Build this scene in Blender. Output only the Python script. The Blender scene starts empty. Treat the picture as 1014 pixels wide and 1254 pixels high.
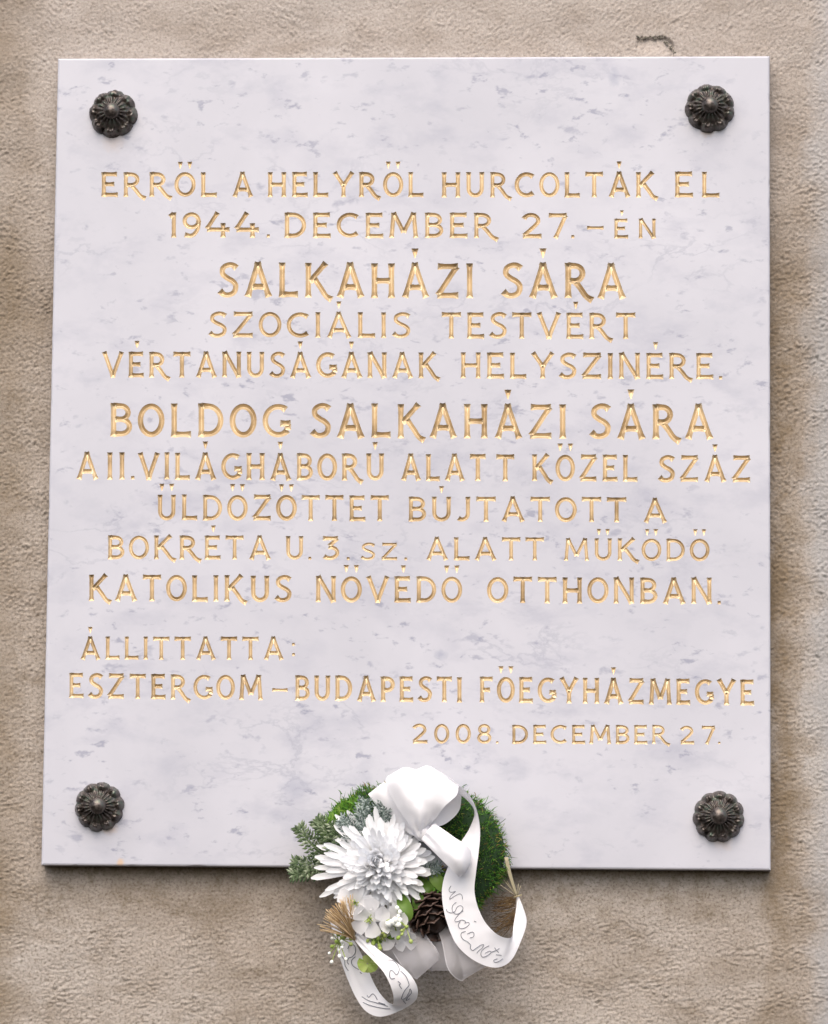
import bpy, math, random
import numpy as np
from mathutils import Vector, Matrix, noise as mnoise
from mathutils.bvhtree import BVHTree
random.seed(7); rng = np.random.default_rng(11)
S = bpy.context.scene; C = S.collection

# ------------------------------------------------------------------ camera
F_PX, YAW, PITCH, ROLL, CX, CY, CZ, PH = 5199.9203, 0.05577, 0.12889, -0.00959, 0.51672, -3.60506, -0.16358, 0.70334
PW = 0.62                                   # slab width in metres, slab front plane is y = 0
IW, IH = 1014.0, 1254.0
R_cam = Matrix.Rotation(YAW, 3, 'Z') @ Matrix.Rotation(PITCH, 3, 'X') @ Matrix.Rotation(ROLL, 3, 'Y')
cam_pos = Vector((CX, CY, CZ))
cd = bpy.data.cameras.new('camera'); cam = bpy.data.objects.new('camera', cd); C.objects.link(cam)
cd.sensor_fit = 'VERTICAL'; cd.sensor_height = 36.0; cd.lens = F_PX / IH * 36.0
cd.clip_start = 0.1; cd.clip_end = 200
M3 = Matrix((R_cam.col[0], R_cam.col[2], -R_cam.col[1])).transposed()
cam.matrix_world = Matrix.Translation(cam_pos) @ M3.to_4x4()
S.camera = cam

# ------------------------------------------------------------------ sky, sun, exposure
SUN_DIR = Vector((-0.08, -0.85, 1.00)).normalized()      # towards the sun
w = bpy.data.worlds.new('World'); S.world = w; w.use_nodes = True
wn = w.node_tree; bg = wn.nodes['Background']
sky = wn.nodes.new('ShaderNodeTexSky'); sky.sky_type = 'NISHITA'; sky.sun_disc = False
sky.sun_elevation = math.asin(SUN_DIR.z); sky.sun_rotation = math.atan2(SUN_DIR.x, SUN_DIR.y)
sky.air_density = 1.0; sky.dust_density = 4.0; sky.ozone_density = 1.0
wn.links.new(sky.outputs[0], bg.inputs[0]); bg.inputs[1].default_value = 0.15
sl = bpy.data.lights.new('sun', 'SUN'); sl.energy = 1.3; sl.angle = math.radians(70); sl.color = (1.0, 0.93, 0.84)
so = bpy.data.objects.new('sun', sl); C.objects.link(so)
so.rotation_euler = SUN_DIR.to_track_quat('Z', 'Y').to_euler(); so.location = SUN_DIR * 5
S.view_settings.view_transform = 'Standard'; S.view_settings.look = 'None'
S.view_settings.exposure = 0.77; S.view_settings.gamma = 1.0
try: S.view_settings.use_curve_mapping = False
except Exception: pass

# ------------------------------------------------------------------ helpers
WALL_Y = 0.019                              # wall plane; h is nominal depth: 0 on the wall, 30 on the slab face, then one per millimetre
PXM = 0.000693                              # metres per photo pixel on the slab
def ray(px, py):
    return (R_cam @ Vector(((px - IW/2) / F_PX, 1.0, -(py - IH/2) / F_PX)))
def at(px, py, h=30.0):
    d = ray(px, py); y = WALL_Y*(1 - h/30.0) if h < 30 else (30.0 - h)/1000.0
    return cam_pos + d * ((y - cam_pos.y) / d.y)
def slab(px, py):
    p = at(px, py, 30.0); return np.array((p.x, p.z))
def link(o, parent=None):
    C.objects.link(o)
    if parent is not None: o.parent = parent
    return o
def tag(o, label=None, cat=None, group=None, kind=None):
    for k, v in (('label', label), ('category', cat), ('group', group), ('kind', kind)):
        if v: o[k] = v
    return o
def empty(name, loc):
    o = bpy.data.objects.new(name, None); o.location = loc; o.empty_display_size = 0.02
    C.objects.link(o); return o
class MB:
    def __init__(s): s.v = []; s.f = []; s.t = []
    def grid(s, pts, t=None, wrap=False):
        b = len(s.v); n, m = len(pts), len(pts[0])
        for i, r in enumerate(pts):
            for j, p in enumerate(r):
                s.v.append(tuple(p)); s.t.append(t(i/(n-1), j/max(1, m-1)) if t else i/(n-1))
        for i in range(n-1):
            for j in range(m if wrap else m-1):
                k = (j+1) % m
                s.f.append((b+i*m+j, b+i*m+k, b+(i+1)*m+k, b+(i+1)*m+j))
    def tube(s, pts, r, seg=6, t=None):
        pts = [Vector(p) for p in pts]; rows = []
        for i, p in enumerate(pts):
            d = (pts[min(i+1, len(pts)-1)] - pts[max(i-1, 0)]).normalized()
            a = d.cross(Vector((0, 1, 0)));  a = a.normalized() if a.length > 1e-5 else Vector((1, 0, 0))
            c = d.cross(a); rr = r(i/(len(pts)-1)) if callable(r) else r
            rows.append([p + (a*math.cos(2*math.pi*k/seg) + c*math.sin(2*math.pi*k/seg))*rr for k in range(seg)])
        s.grid(rows, t, wrap=True)
        b = len(s.v) - seg*len(pts)
        s.f.append(tuple(range(b, b+seg))[::-1]); s.f.append(tuple(range(len(s.v)-seg, len(s.v))))
    def ball(s, c, r, nu=8, nv=6, t=0.5, axis=None, stretch=1.0):
        c = Vector(c); ax = (axis or Vector((0, -1, 0))).normalized()
        a = ax.orthogonal().normalized(); b2 = ax.cross(a); rows = []
        for i in range(nv+1):
            th = math.pi*i/nv; rr = max(math.sin(th), 0.02)
            rows.append([c + ax*math.cos(th)*r*stretch + (a*math.cos(2*math.pi*k/nu) + b2*math.sin(2*math.pi*k/nu))*rr*r for k in range(nu)])
        s.grid(rows, lambda u, v: t, wrap=True)
    def build(s, name, mat, parent=None, origin=None, smooth=True, solid=0.0):
        o0 = Vector(origin) if origin is not None else (wpos(parent) if parent is not None else Vector((0, 0, 0)))
        me = bpy.data.meshes.new(name)
        me.from_pydata([tuple(Vector(p) - o0) for p in s.v], [], s.f)
        a = me.attributes.new('t', 'FLOAT', 'POINT'); a.data.foreach_set('value', np.array(s.t, dtype=np.float32))
        me.materials.append(mat)
        if smooth: me.polygons.foreach_set('use_smooth', [True]*len(me.polygons))
        me.update()
        o = bpy.data.objects.new(name, me); link(o, parent)
        if parent is None: o.location = o0
        if solid:
            md = o.modifiers.new('thickness', 'SOLIDIFY'); md.thickness = solid; md.offset = 0
        return o
def wpos(o):
    p = Vector((0, 0, 0))
    while o is not None: p += o.location; o = o.parent
    return p
def cr(p0, p1, p2, p3, t):
    return 0.5*((2*p1) + (p2-p0)*t + (2*p0-5*p1+4*p2-p3)*t*t + (3*p1-p0-3*p2+p3)*t*t*t)
def spline(P, n):
    P = [Vector(p) for p in P]; out = []
    for i in range(len(P)-1):
        a = P[i-1] if i > 0 else P[0]*2-P[1]; d = P[i+2] if i+2 < len(P) else P[-1]*2-P[-2]
        for k in range(n): out.append(cr(a, P[i], P[i+1], d, k/n))
    out.append(P[-1]); return out
def patch(rows, nu=6, nv=4):
    """smooth surface through rows of (px,py,h) control points"""
    R = [spline([at(*p) for p in r], nv) for r in rows]
    cols = [spline([r[j] for r in R], nu) for j in range(len(R[0]))]
    return [[cols[j][i] for j in range(len(cols))] for i in range(len(cols[0]))]
def edges(pairs, bulge=0.0):
    """ribbon rows from pairs ((px,py,h),(px,py,h)), with a slight camber"""
    rows = []
    for a, b in pairs:
        m = [(a[i]+b[i])/2 for i in range(3)]; m[2] += bulge
        rows.append([a, tuple(m), b])
    return rows

# ---- materials
class NT:
    def __init__(s, name):
        s.m = bpy.data.materials.new(name); s.m.use_nodes = True; s.t = s.m.node_tree
        s.b = s.t.nodes['Principled BSDF']; s.out = s.t.nodes['Material Output']
    def n(s, typ, **kw):
        nd = s.t.nodes.new('ShaderNode' + typ)
        ins = kw.pop('ins', {})
        for k, v in kw.items(): setattr(nd, k, v)
        for k, v in ins.items():
            if hasattr(v, 'is_output'): s.t.links.new(v, nd.inputs[k])
            else: nd.inputs[k].default_value = v
        return nd
    def l(s, a, b): s.t.links.new(a, b)
    def obj(s, rot=(0, 0, 0), scale=(1, 1, 1), loc=(0, 0, 0)):
        tc = s.n('TexCoord'); mp = s.n('Mapping', ins={'Rotation': rot, 'Scale': scale, 'Location': loc})
        s.l(tc.outputs['Object'], mp.inputs[0]); return mp.outputs[0]
    def noise(s, vec, scale, detail=4, rough=0.55, dist=0.0):
        return s.n('TexNoise', ins={'Vector': vec, 'Scale': scale, 'Detail': detail, 'Roughness': rough, 'Distortion': dist}).outputs['Fac']
    def ramp(s, fac, stops):
        r = s.n('ValToRGB', ins={'Fac': fac}); e = r.color_ramp.elements
        while len(e) < len(stops): e.new(0.5)
        for k, (p, c) in enumerate(stops):
            e[k].position = p; e[k].color = (c, c, c, 1) if not isinstance(c, tuple) else (*c, 1)
        return r.outputs['Color']
    def mix(s, fac, a, b, mode='MIX'):
        x = s.n('Mix', data_type='RGBA', blend_type=mode)
        for i, v in ((0, fac), (6, a), (7, b)):
            if hasattr(v, 'is_output'): s.l(v, x.inputs[i])
            else: x.inputs[i].default_value = v if not isinstance(v, tuple) else (*v, 1)
        return x.outputs[2]
    def math(s, op, a, b=0.0):
        x = s.n('Math', operation=op)
        for i, v in ((0, a), (1, b)):
            if hasattr(v, 'is_output'): s.l(v, x.inputs[i])
            else: x.inputs[i].default_value = v
        return x.outputs[0]
    def attr(s, name='t'): return s.n('Attribute', attribute_name=name).outputs['Fac']
    def island(s): return s.n('NewGeometry').outputs['Random Per Island']
    def base(s, c=None, rough=None, metal=None, spec=None):
        if c is not None:
            if hasattr(c, 'is_output'): s.l(c, s.b.inputs['Base Color'])
            else: s.b.inputs['Base Color'].default_value = (*c, 1)
        if rough is not None:
            if hasattr(rough, 'is_output'): s.l(rough, s.b.inputs['Roughness'])
            else: s.b.inputs['Roughness'].default_value = rough
        if metal is not None: s.b.inputs['Metallic'].default_value = metal
        if spec is not None: s.b.inputs['Specular IOR Level'].default_value = spec
        return s
    def bump(s, h, strength, dist):
        bn = s.n('Bump', ins={'Height': h, 'Strength': strength, 'Distance': dist}); s.l(bn.outputs[0], s.b.inputs['Normal'])
    def translucent(s, col, amount):
        tr = s.n('BsdfTranslucent')
        if hasattr(col, 'is_output'): s.l(col, tr.inputs[0])
        else: tr.inputs[0].default_value = (*col, 1)
        mx = s.n('MixShader', ins={0: amount}); s.l(s.b.outputs[0], mx.inputs[1]); s.l(tr.outputs[0], mx.inputs[2])
        s.l(mx.outputs[0], s.out.inputs[0]); return mx
    def see_through(s, fac, shader=None):
        tp = s.n('BsdfTransparent'); mx = s.n('MixShader')
        if hasattr(fac, 'is_output'): s.l(fac, mx.inputs[0])
        else: mx.inputs[0].default_value = fac
        s.l(shader or s.b.outputs[0], mx.inputs[1]); s.l(tp.outputs[0], mx.inputs[2]); s.l(mx.outputs[0], s.out.inputs[0])
MAT = {}
def P2(px, py): p = at(px, py, 30.0); return p

# marble: white with faint cloud, diagonal grey wisps, small bluish flecks, a little rust under the fixings
m = NT('white_marble'); v0 = m.obj(); vd = m.obj(rot=(0, math.radians(38), 0), scale=(0.42, 1, 1.0))
cloud = m.ramp(m.noise(v0, 5.0, 5, 0.6, 0.3), [(0.35, (0.415, 0.415, 0.458)), (0.68, (0.478, 0.476, 0.520))])
vs = m.obj(rot=(0, math.radians(46), 0), scale=(0.66, 1.2, 1.2))
smear = m.ramp(m.noise(vs, 26.0, 6, 0.62, 0.15), [(0.50, 0.0), (0.72, 1.0)])
sa = m.ramp(m.noise(v0, 8.0, 3), [(0.34, 0.3), (0.60, 1.0)])
col = m.mix(m.math('MULTIPLY', m.math('MULTIPLY', smear, sa), 0.66), cloud, (0.30, 0.305, 0.37))
wisp = m.noise(vs, 20.0, 6, 0.6, 0.35)
ridge = m.ramp(m.math('ABSOLUTE', m.math('SUBTRACT', wisp, 0.5)), [(0.0, 1.0), (0.022, 0.0)])
area = m.ramp(m.noise(vd, 13.0, 3, 0.5, 0.2), [(0.52, 0.0), (0.66, 1.0)])
col = m.mix(m.math('MULTIPLY', m.math('MULTIPLY', ridge, area), 0.40), col, (0.25, 0.26, 0.32))
fl = m.ramp(m.noise(vs, 85.0, 4, 0.62, 0.2), [(0.59, 0.0), (0.67, 1.0)])
fa = m.ramp(m.noise(v0, 13.0, 2), [(0.36, 0.0), (0.58, 1.0)])
col = m.mix(m.math('MULTIPLY', m.math('MULTIPLY', fl, fa), 0.62), col, (0.18, 0.19, 0.26))
f2 = m.ramp(m.noise(vs, 48.0, 4, 0.6, 0.2), [(0.63, 0.0), (0.70, 1.0)])
col = m.mix(m.math('MULTIPLY', f2, 0.52), col, (0.21, 0.22, 0.29))
def spot(m, px, py, rad, sx=1.0, sz=1.0):
    p = P2(px, py); v = m.obj(scale=(sx, 0, sz), loc=(-p.x*sx, 0, -p.z*sz))
    d = m.n('VectorMath', operation='LENGTH', ins={0: v}).outputs['Value']
    d = m.math('ADD', d, m.math('MULTIPLY', m.math('SUBTRACT', m.noise(v0, 160.0, 3), 0.5), rad*1.1))
    return m.ramp(m.math('DIVIDE', d, rad), [(0.25, 1.0), (1.0, 0.0)])
for px, py, r, k in ((148, 1056, .0042, .7), (134, 1013, .008, .45), (866, 160, .007, .55), (886, 1030, .010, .25), (139, 172, .012, .22)):
    col = m.mix(m.math('MULTIPLY', spot(m, px, py, r), k), col, (0.55, 0.36, 0.20))
for px, py, r, sx, k in ((752, 95, .010, 1.7, .5), (360, 965, .011, .7, .35), (540, 802, .005, .8, .6), (598, 148, .03, .5, .0)):
    col = m.mix(m.math('MULTIPLY', spot(m, px, py, r, sx), k), col, (0.25, 0.265, 0.34))
m.base(col, 0.33, spec=0.4); m.bump(m.noise(v0, 350.0, 3), 0.04, 0.0006); MAT['marble'] = m.m

# gilding in the cut letters
m = NT('gold_leaf'); v0 = m.obj()
gc = m.ramp(m.noise(v0, 38.0, 5, 0.6), [(0.32, (0.42, 0.31, 0.18)), (0.52, (0.64, 0.50, 0.315)), (0.75, (0.74, 0.61, 0.42))])
m.base(gc, 0.42, 0.62); MAT['gold'] = m.m

# render on the wall
m = NT('lime_render'); v0 = m.obj()
big = m.noise(v0, 3.2, 5, 0.6, 0.5); mid = m.noise(m.obj(scale=(1, 1, 1.6)), 22.0, 6, 0.65, 0.4)
col = m.ramp(big, [(0.30, (0.250, 0.208, 0.168)), (0.48, (0.328, 0.286, 0.246)), (0.68, (0.385, 0.350, 0.315))])
col = m.mix(m.ramp(mid, [(0.46, 0.0), (0.78, 0.75)]), col, (0.165, 0.125, 0.083))
grain = m.noise(v0, 420.0, 3, 0.7)
col = m.mix(m.ramp(grain, [(0.33, 0.70), (0.50, 0.0)]), col, (0.115, 0.09, 0.065))
col = m.mix(m.ramp(grain, [(0.58, 0.0), (0.75, 0.45)]), col, (0.52, 0.46, 0.40))
tc = m.n('TexCoord'); sep = m.n('SeparateXYZ'); m.l(tc.outputs['Object'], sep.inputs[0])
def band(sock, a, b, c, d, k=1.0):
    wob = m.math('ADD', sock, m.math('MULTIPLY', m.math('SUBTRACT', m.noise(v0, 26.0, 4), 0.5), 0.05))
    up = m.n('MapRange', ins={0: wob, 1: a, 2: b, 3: 0.0, 4: k}).outputs[0]
    dn = m.n('MapRange', ins={0: wob, 1: c, 2: d, 3: 1.0, 4: 0.0}).outputs[0]
    return m.math('MULTIPLY', up, dn)
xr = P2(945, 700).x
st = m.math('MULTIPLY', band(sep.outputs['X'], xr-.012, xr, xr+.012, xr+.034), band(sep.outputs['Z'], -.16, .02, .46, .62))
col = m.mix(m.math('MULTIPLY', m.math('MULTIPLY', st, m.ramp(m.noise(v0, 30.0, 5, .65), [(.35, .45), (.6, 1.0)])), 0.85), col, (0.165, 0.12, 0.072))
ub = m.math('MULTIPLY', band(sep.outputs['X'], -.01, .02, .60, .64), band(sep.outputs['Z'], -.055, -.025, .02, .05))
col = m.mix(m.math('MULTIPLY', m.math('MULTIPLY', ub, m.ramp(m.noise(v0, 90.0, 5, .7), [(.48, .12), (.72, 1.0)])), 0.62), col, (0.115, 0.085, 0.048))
col = m.mix(band(sep.outputs['X'], P2(985, 600).x, P2(1012, 600).x, 9, 10, 0.6), col, (0.33, 0.33, 0.335))
dk = m.ramp(m.noise(v0, 75.0, 2), [(0.70, 0.0), (0.76, 0.8)])
col = m.mix(m.math('MULTIPLY', dk, band(sep.outputs['X'], P2(990, 600).x, P2(1003, 600).x, 9, 10)), col, (0.09, 0.085, 0.075))
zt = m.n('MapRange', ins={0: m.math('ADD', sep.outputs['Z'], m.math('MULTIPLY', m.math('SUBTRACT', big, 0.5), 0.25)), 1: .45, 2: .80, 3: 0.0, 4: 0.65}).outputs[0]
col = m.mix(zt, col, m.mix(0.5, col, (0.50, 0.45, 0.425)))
spk = m.ramp(m.noise(m.obj(scale=(1, 1, 2.0)), 150.0, 5, 0.75, 0.5), [(0.60, 0.0), (0.70, 1.0)])
spa = m.ramp(m.noise(v0, 14.0, 4, 0.6), [(0.35, 0.15), (0.65, 0.9)])
col = m.mix(m.math('MULTIPLY', m.math('MULTIPLY', spk, spa), 0.85), col, (0.085, 0.066, 0.045))
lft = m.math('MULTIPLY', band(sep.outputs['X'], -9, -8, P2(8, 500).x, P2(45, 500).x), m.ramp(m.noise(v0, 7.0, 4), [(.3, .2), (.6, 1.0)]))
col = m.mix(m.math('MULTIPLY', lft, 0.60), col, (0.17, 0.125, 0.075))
col = m.mix(m.math('MULTIPLY', spot(m, 800, 58, .015, .85), .55), col, (0.44, 0.385, 0.345))
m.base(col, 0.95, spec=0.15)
m.bump(m.noise(v0, 650.0, 4, 0.7), 0.5, 0.0012); MAT['render'] = m.m

m = NT('dark_bronze'); v0 = m.obj()
bc = m.ramp(m.noise(v0, 130.0, 4, 0.6), [(0.35, (0.030, 0.024, 0.020)), (0.50, (0.125, 0.104, 0.094)), (0.70, (0.09, 0.125, 0.095))])
m.base(bc, 0.40, 0.65); m.bump(m.noise(v0, 420.0, 3), 0.35, 0.0006); MAT['bronze'] = m.m

m = NT('white_satin'); v0 = m.obj()
m.base((0.84, 0.83, 0.85), 0.40, spec=0.35); m.b.inputs['Sheen Weight'].default_value = 0.15
m.bump(m.noise(v0, 900.0, 3), 0.15, 0.0003); m.translucent((0.82, 0.81, 0.84), 0.24); MAT['satin'] = m.m

m = NT('white_tulle'); m.base((0.90, 0.88, 0.91), 0.6)
mx = m.translucent((0.88, 0.86, 0.90), 0.4)
m.see_through(0.66, mx.outputs[0]); MAT['tulle'] = m.m

m = NT('ink'); m.base((0.16, 0.17, 0.20), 0.6); MAT['ink'] = m.m

m = NT('white_petal')
pc = m.ramp(m.attr(), [(0.0, (0.66, 0.70, 0.42)), (0.25, (0.88, 0.87, 0.78)), (0.50, (0.90, 0.90, 0.91)), (1.0, (0.89, 0.90, 0.92))])
m.base(pc, 0.55, spec=0.25); m.translucent(pc, 0.38); MAT['petal'] = m.m
m = NT('blossom_petal'); m.base((0.84, 0.83, 0.84), 0.5); mx = m.translucent((0.82, 0.82, 0.84), 0.4); m.see_through(0.12, mx.outputs[0]); MAT['blossom'] = m.m

def leafy(name, stops, rough=0.6, tr=0.25, spec=0.25):
    m = NT(name); c = m.ramp(m.island(), stops); m.base(c, rough, spec=spec); m.translucent(c, tr); MAT[name] = m.m
leafy('moss_green', [(0.0, (0.022, 0.075, 0.012)), (0.45, (0.065, 0.19, 0.022)), (0.82, (0.14, 0.31, 0.04)), (0.92, (0.30, 0.27, 0.07)), (1.0, (0.20, 0.11, 0.04))])
leafy('juniper_green', [(0.0, (0.04, 0.07, 0.03)), (0.6, (0.125, 0.175, 0.085)), (1.0, (0.38, 0.43, 0.30))])
leafy('bright_moss', [(0.0, (0.05, 0.15, 0.015)), (0.6, (0.13, 0.30, 0.03)), (1.0, (0.26, 0.38, 0.08))])
leafy('frosted_green', [(0.0, (0.07, 0.10, 0.09)), (0.6, (0.17, 0.22, 0.20)), (1.0, (0.52, 0.58, 0.56))])
leafy('leaf_green', [(0.0, (0.07, 0.15, 0.02)), (1.0, (0.16, 0.26, 0.05))], 0.4)
leafy('bud_green', [(0.0, (0.30, 0.42, 0.08)), (1.0, (0.50, 0.58, 0.20))], 0.5)
leafy('straw', [(0.0, (0.42, 0.27, 0.13)), (0.5, (0.62, 0.45, 0.25)), (1.0, (0.74, 0.60, 0.40))], 0.6)
leafy('raffia', [(0.0, (0.42, 0.36, 0.22)), (1.0, (0.62, 0.56, 0.40))], 0.6)
m = NT('moss_core'); m.base((0.012, 0.035, 0.010), 0.95); MAT['core'] = m.m
m = NT('pine_scale'); c = m.ramp(m.attr(), [(0.0, (0.010, 0.006, 0.005)), (0.7, (0.030, 0.016, 0.011)), (0.93, (0.065, 0.036, 0.026)), (1.0, (0.11, 0.07, 0.055))])
m.base(c, 0.5, spec=0.4); MAT['cone'] = m.m
m = NT('berry_white'); m.base((0.84, 0.85, 0.80), 0.3); MAT['berry'] = m.m
m = NT('shadow_stain_brown'); m.base(m.ramp(m.noise(m.obj(), 160.0, 3), [(0.35, (0.10, 0.055, 0.02)), (0.7, (0.22, 0.14, 0.06))]), 0.8); MAT['shadow_stain'] = m.m
m = NT('wall_moss'); m.base(m.ramp(m.noise(m.obj(), 500.0, 3), [(0.35, (0.11, 0.105, 0.080)), (0.7, (0.24, 0.215, 0.175))]), 0.95); MAT['wallmoss'] = m.m

# ------------------------------------------------------------------ rendered wall (true relief)
def build_wall():
    A, B = at(-230, 1490, 0), at(1250, -230, 0)
    st = 0.00095; nx = int((B.x-A.x)/st); nz = int((B.z-A.z)/st)
    X = np.linspace(A.x, B.x, nx); Z = np.linspace(A.z, B.z, nz); XX, ZZ = np.meshgrid(X, Z)
    kx = np.fft.fftfreq(nx, st)[None, :]; kz = np.fft.fftfreq(nz, st)[:, None]
    def band(lx, lz, ang, lo=3.0):
        a = math.radians(ang); u = kx*math.cos(a)+kz*math.sin(a); q = -kx*math.sin(a)+kz*math.cos(a)
        k2 = (u*lx)**2 + (q*lz)**2
        f = np.exp(-k2*1.6) - np.exp(-k2*1.6*lo*lo)
        n = np.real(np.fft.ifft2(np.fft.fft2(rng.standard_normal((nz, nx)))*f)); return n/n.std()
    ztop = at(500, 72, 0).z; zb = at(500, 1062, 0).z
    up = np.clip((ZZ-(ztop-0.15))/0.2, 0, 1); right = np.clip((XX-at(500, 60, 0).x)/0.25+.5, 0, 1)
    low = np.clip((zb+0.25-ZZ)/0.2, 0, 1)
    hor = band(.0050, .0018, 4); hor2 = band(.0105, .0026, -7)
    dl = band(.0058, .0020, -52); dr = band(.0058, .0020, 52); iso = band(.0030, .0024, 0); fine = band(.0017, .0014, 0)
    lump = band(.05, .035, 0)
    diag = dl*(1-right) + dr*right
    base = diag*up*.8 + iso*(1-up)*(1-low)*.8 + hor*low*.95
    crease = np.maximum(0, hor2*.6 + hor*.4 + iso*.35 - 0.95)
    ptch = np.clip(band(.03, .02, 0)*.35+.75, .25, 1.2)           # trowelled patches are smoother
    m1 = (1/(1+np.exp(-(zb+.010-ZZ)/.004)))*(1/(1+np.exp(-(ZZ-(zb-.042))/.006)))*(XX > -.005)*(XX < .63)
    ptch = ptch*(1-.65*m1)
    H = 0.00030*base*ptch - 0.0009*np.minimum(crease, 1.2)*(.45+.55*low)*ptch + 0.00017*fine + 0.00012*iso*ptch + 0.0006*lump*.5
    # chip in the plaster above the slab
    p = at(800, 47, 0); q = at(826, 64, 0); l = at(780, 50, 0)
    edge = p.z + 0.0012*lump + 0.0006*fine - 0.9*np.maximum(0, XX-at(814, 50, 0).x)
    inside = (ZZ < edge) & (ZZ > q.z-.004) & (XX > l.x + .0006*fine) & (XX < q.x)
    dep = np.clip((edge-ZZ)/.014, 0, 1)
    H = np.where(inside, -0.0030*(1-dep) + H*(.15+.85*dep), H)
    rx = at(1004, 600, 0).x
    H = H - 0.0007*np.clip((XX-rx)/.006, 0, 1)
    V = np.empty((nz*nx, 3), np.float32); V[:, 0] = XX.ravel(); V[:, 1] = (WALL_Y - H).ravel(); V[:, 2] = ZZ.ravel()
    i = np.arange(nz*nx).reshape(nz, nx)
    Fc = np.stack([i[:-1, :-1], i[:-1, 1:], i[1:, 1:], i[1:, :-1]], -1).reshape(-1, 4)
    # returns to a back plane 0.12 m behind
    rim = np.concatenate([i[0, :], i[1:, -1], i[-1, -2::-1], i[-2:0:-1, 0]])
    bv = V[rim].copy(); bv[:, 1] = WALL_Y + .12; off = len(V); nb = len(rim)
    j = np.arange(nb); jn = (j+1) % nb
    Fs = np.stack([rim[j], off+j, off+jn, rim[jn]], -1)
    V = np.concatenate([V, bv]); Fc = np.concatenate([Fc, Fs])
    return V, Fc
def np_mesh(name, V, Fc, mats, smooth=True):
    me = bpy.data.meshes.new(name); k = Fc.shape[1]
    me.vertices.add(len(V)); me.vertices.foreach_set('co', V.astype(np.float32).ravel())
    me.loops.add(Fc.size); me.loops.foreach_set('vertex_index', Fc.astype(np.int32).ravel())
    me.polygons.add(len(Fc)); me.polygons.foreach_set('loop_start', np.arange(0, Fc.size, k, dtype=np.int32))
    me.polygons.foreach_set('use_smooth', np.full(len(Fc), smooth))
    for mm in mats: me.materials.append(mm)
    me.update(calc_edges=True); me.validate(); return me
V, Fc = build_wall()
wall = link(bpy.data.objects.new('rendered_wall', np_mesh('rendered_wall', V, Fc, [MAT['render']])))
tag(wall, 'rough beige rendered wall behind the marble plaque', 'wall')
mo = MB()
for k in range(60):
    px = random.uniform(779, 816); py = 46.0 + 3.5*mnoise.noise((px*.16, 3.3, 0)) + 2.0*mnoise.noise((px*.5, 1.3, 0)) + random.gauss(0, .6)
    mo.ball(at(px, py, random.uniform(-1, 1.2)), random.uniform(.0004, .0009), 6, 4)
for k in range(30):
    a = k/29; mo.ball(at(814+12*a+random.gauss(0, .8), 50+14*a+random.gauss(0, .8), random.uniform(-.5, .6)), random.uniform(.0004, .0009), 6, 4)
tag(mo.build('moss_line', MAT['wallmoss'], wall), 'dark mossy line along the chip in the plaster')

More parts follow.
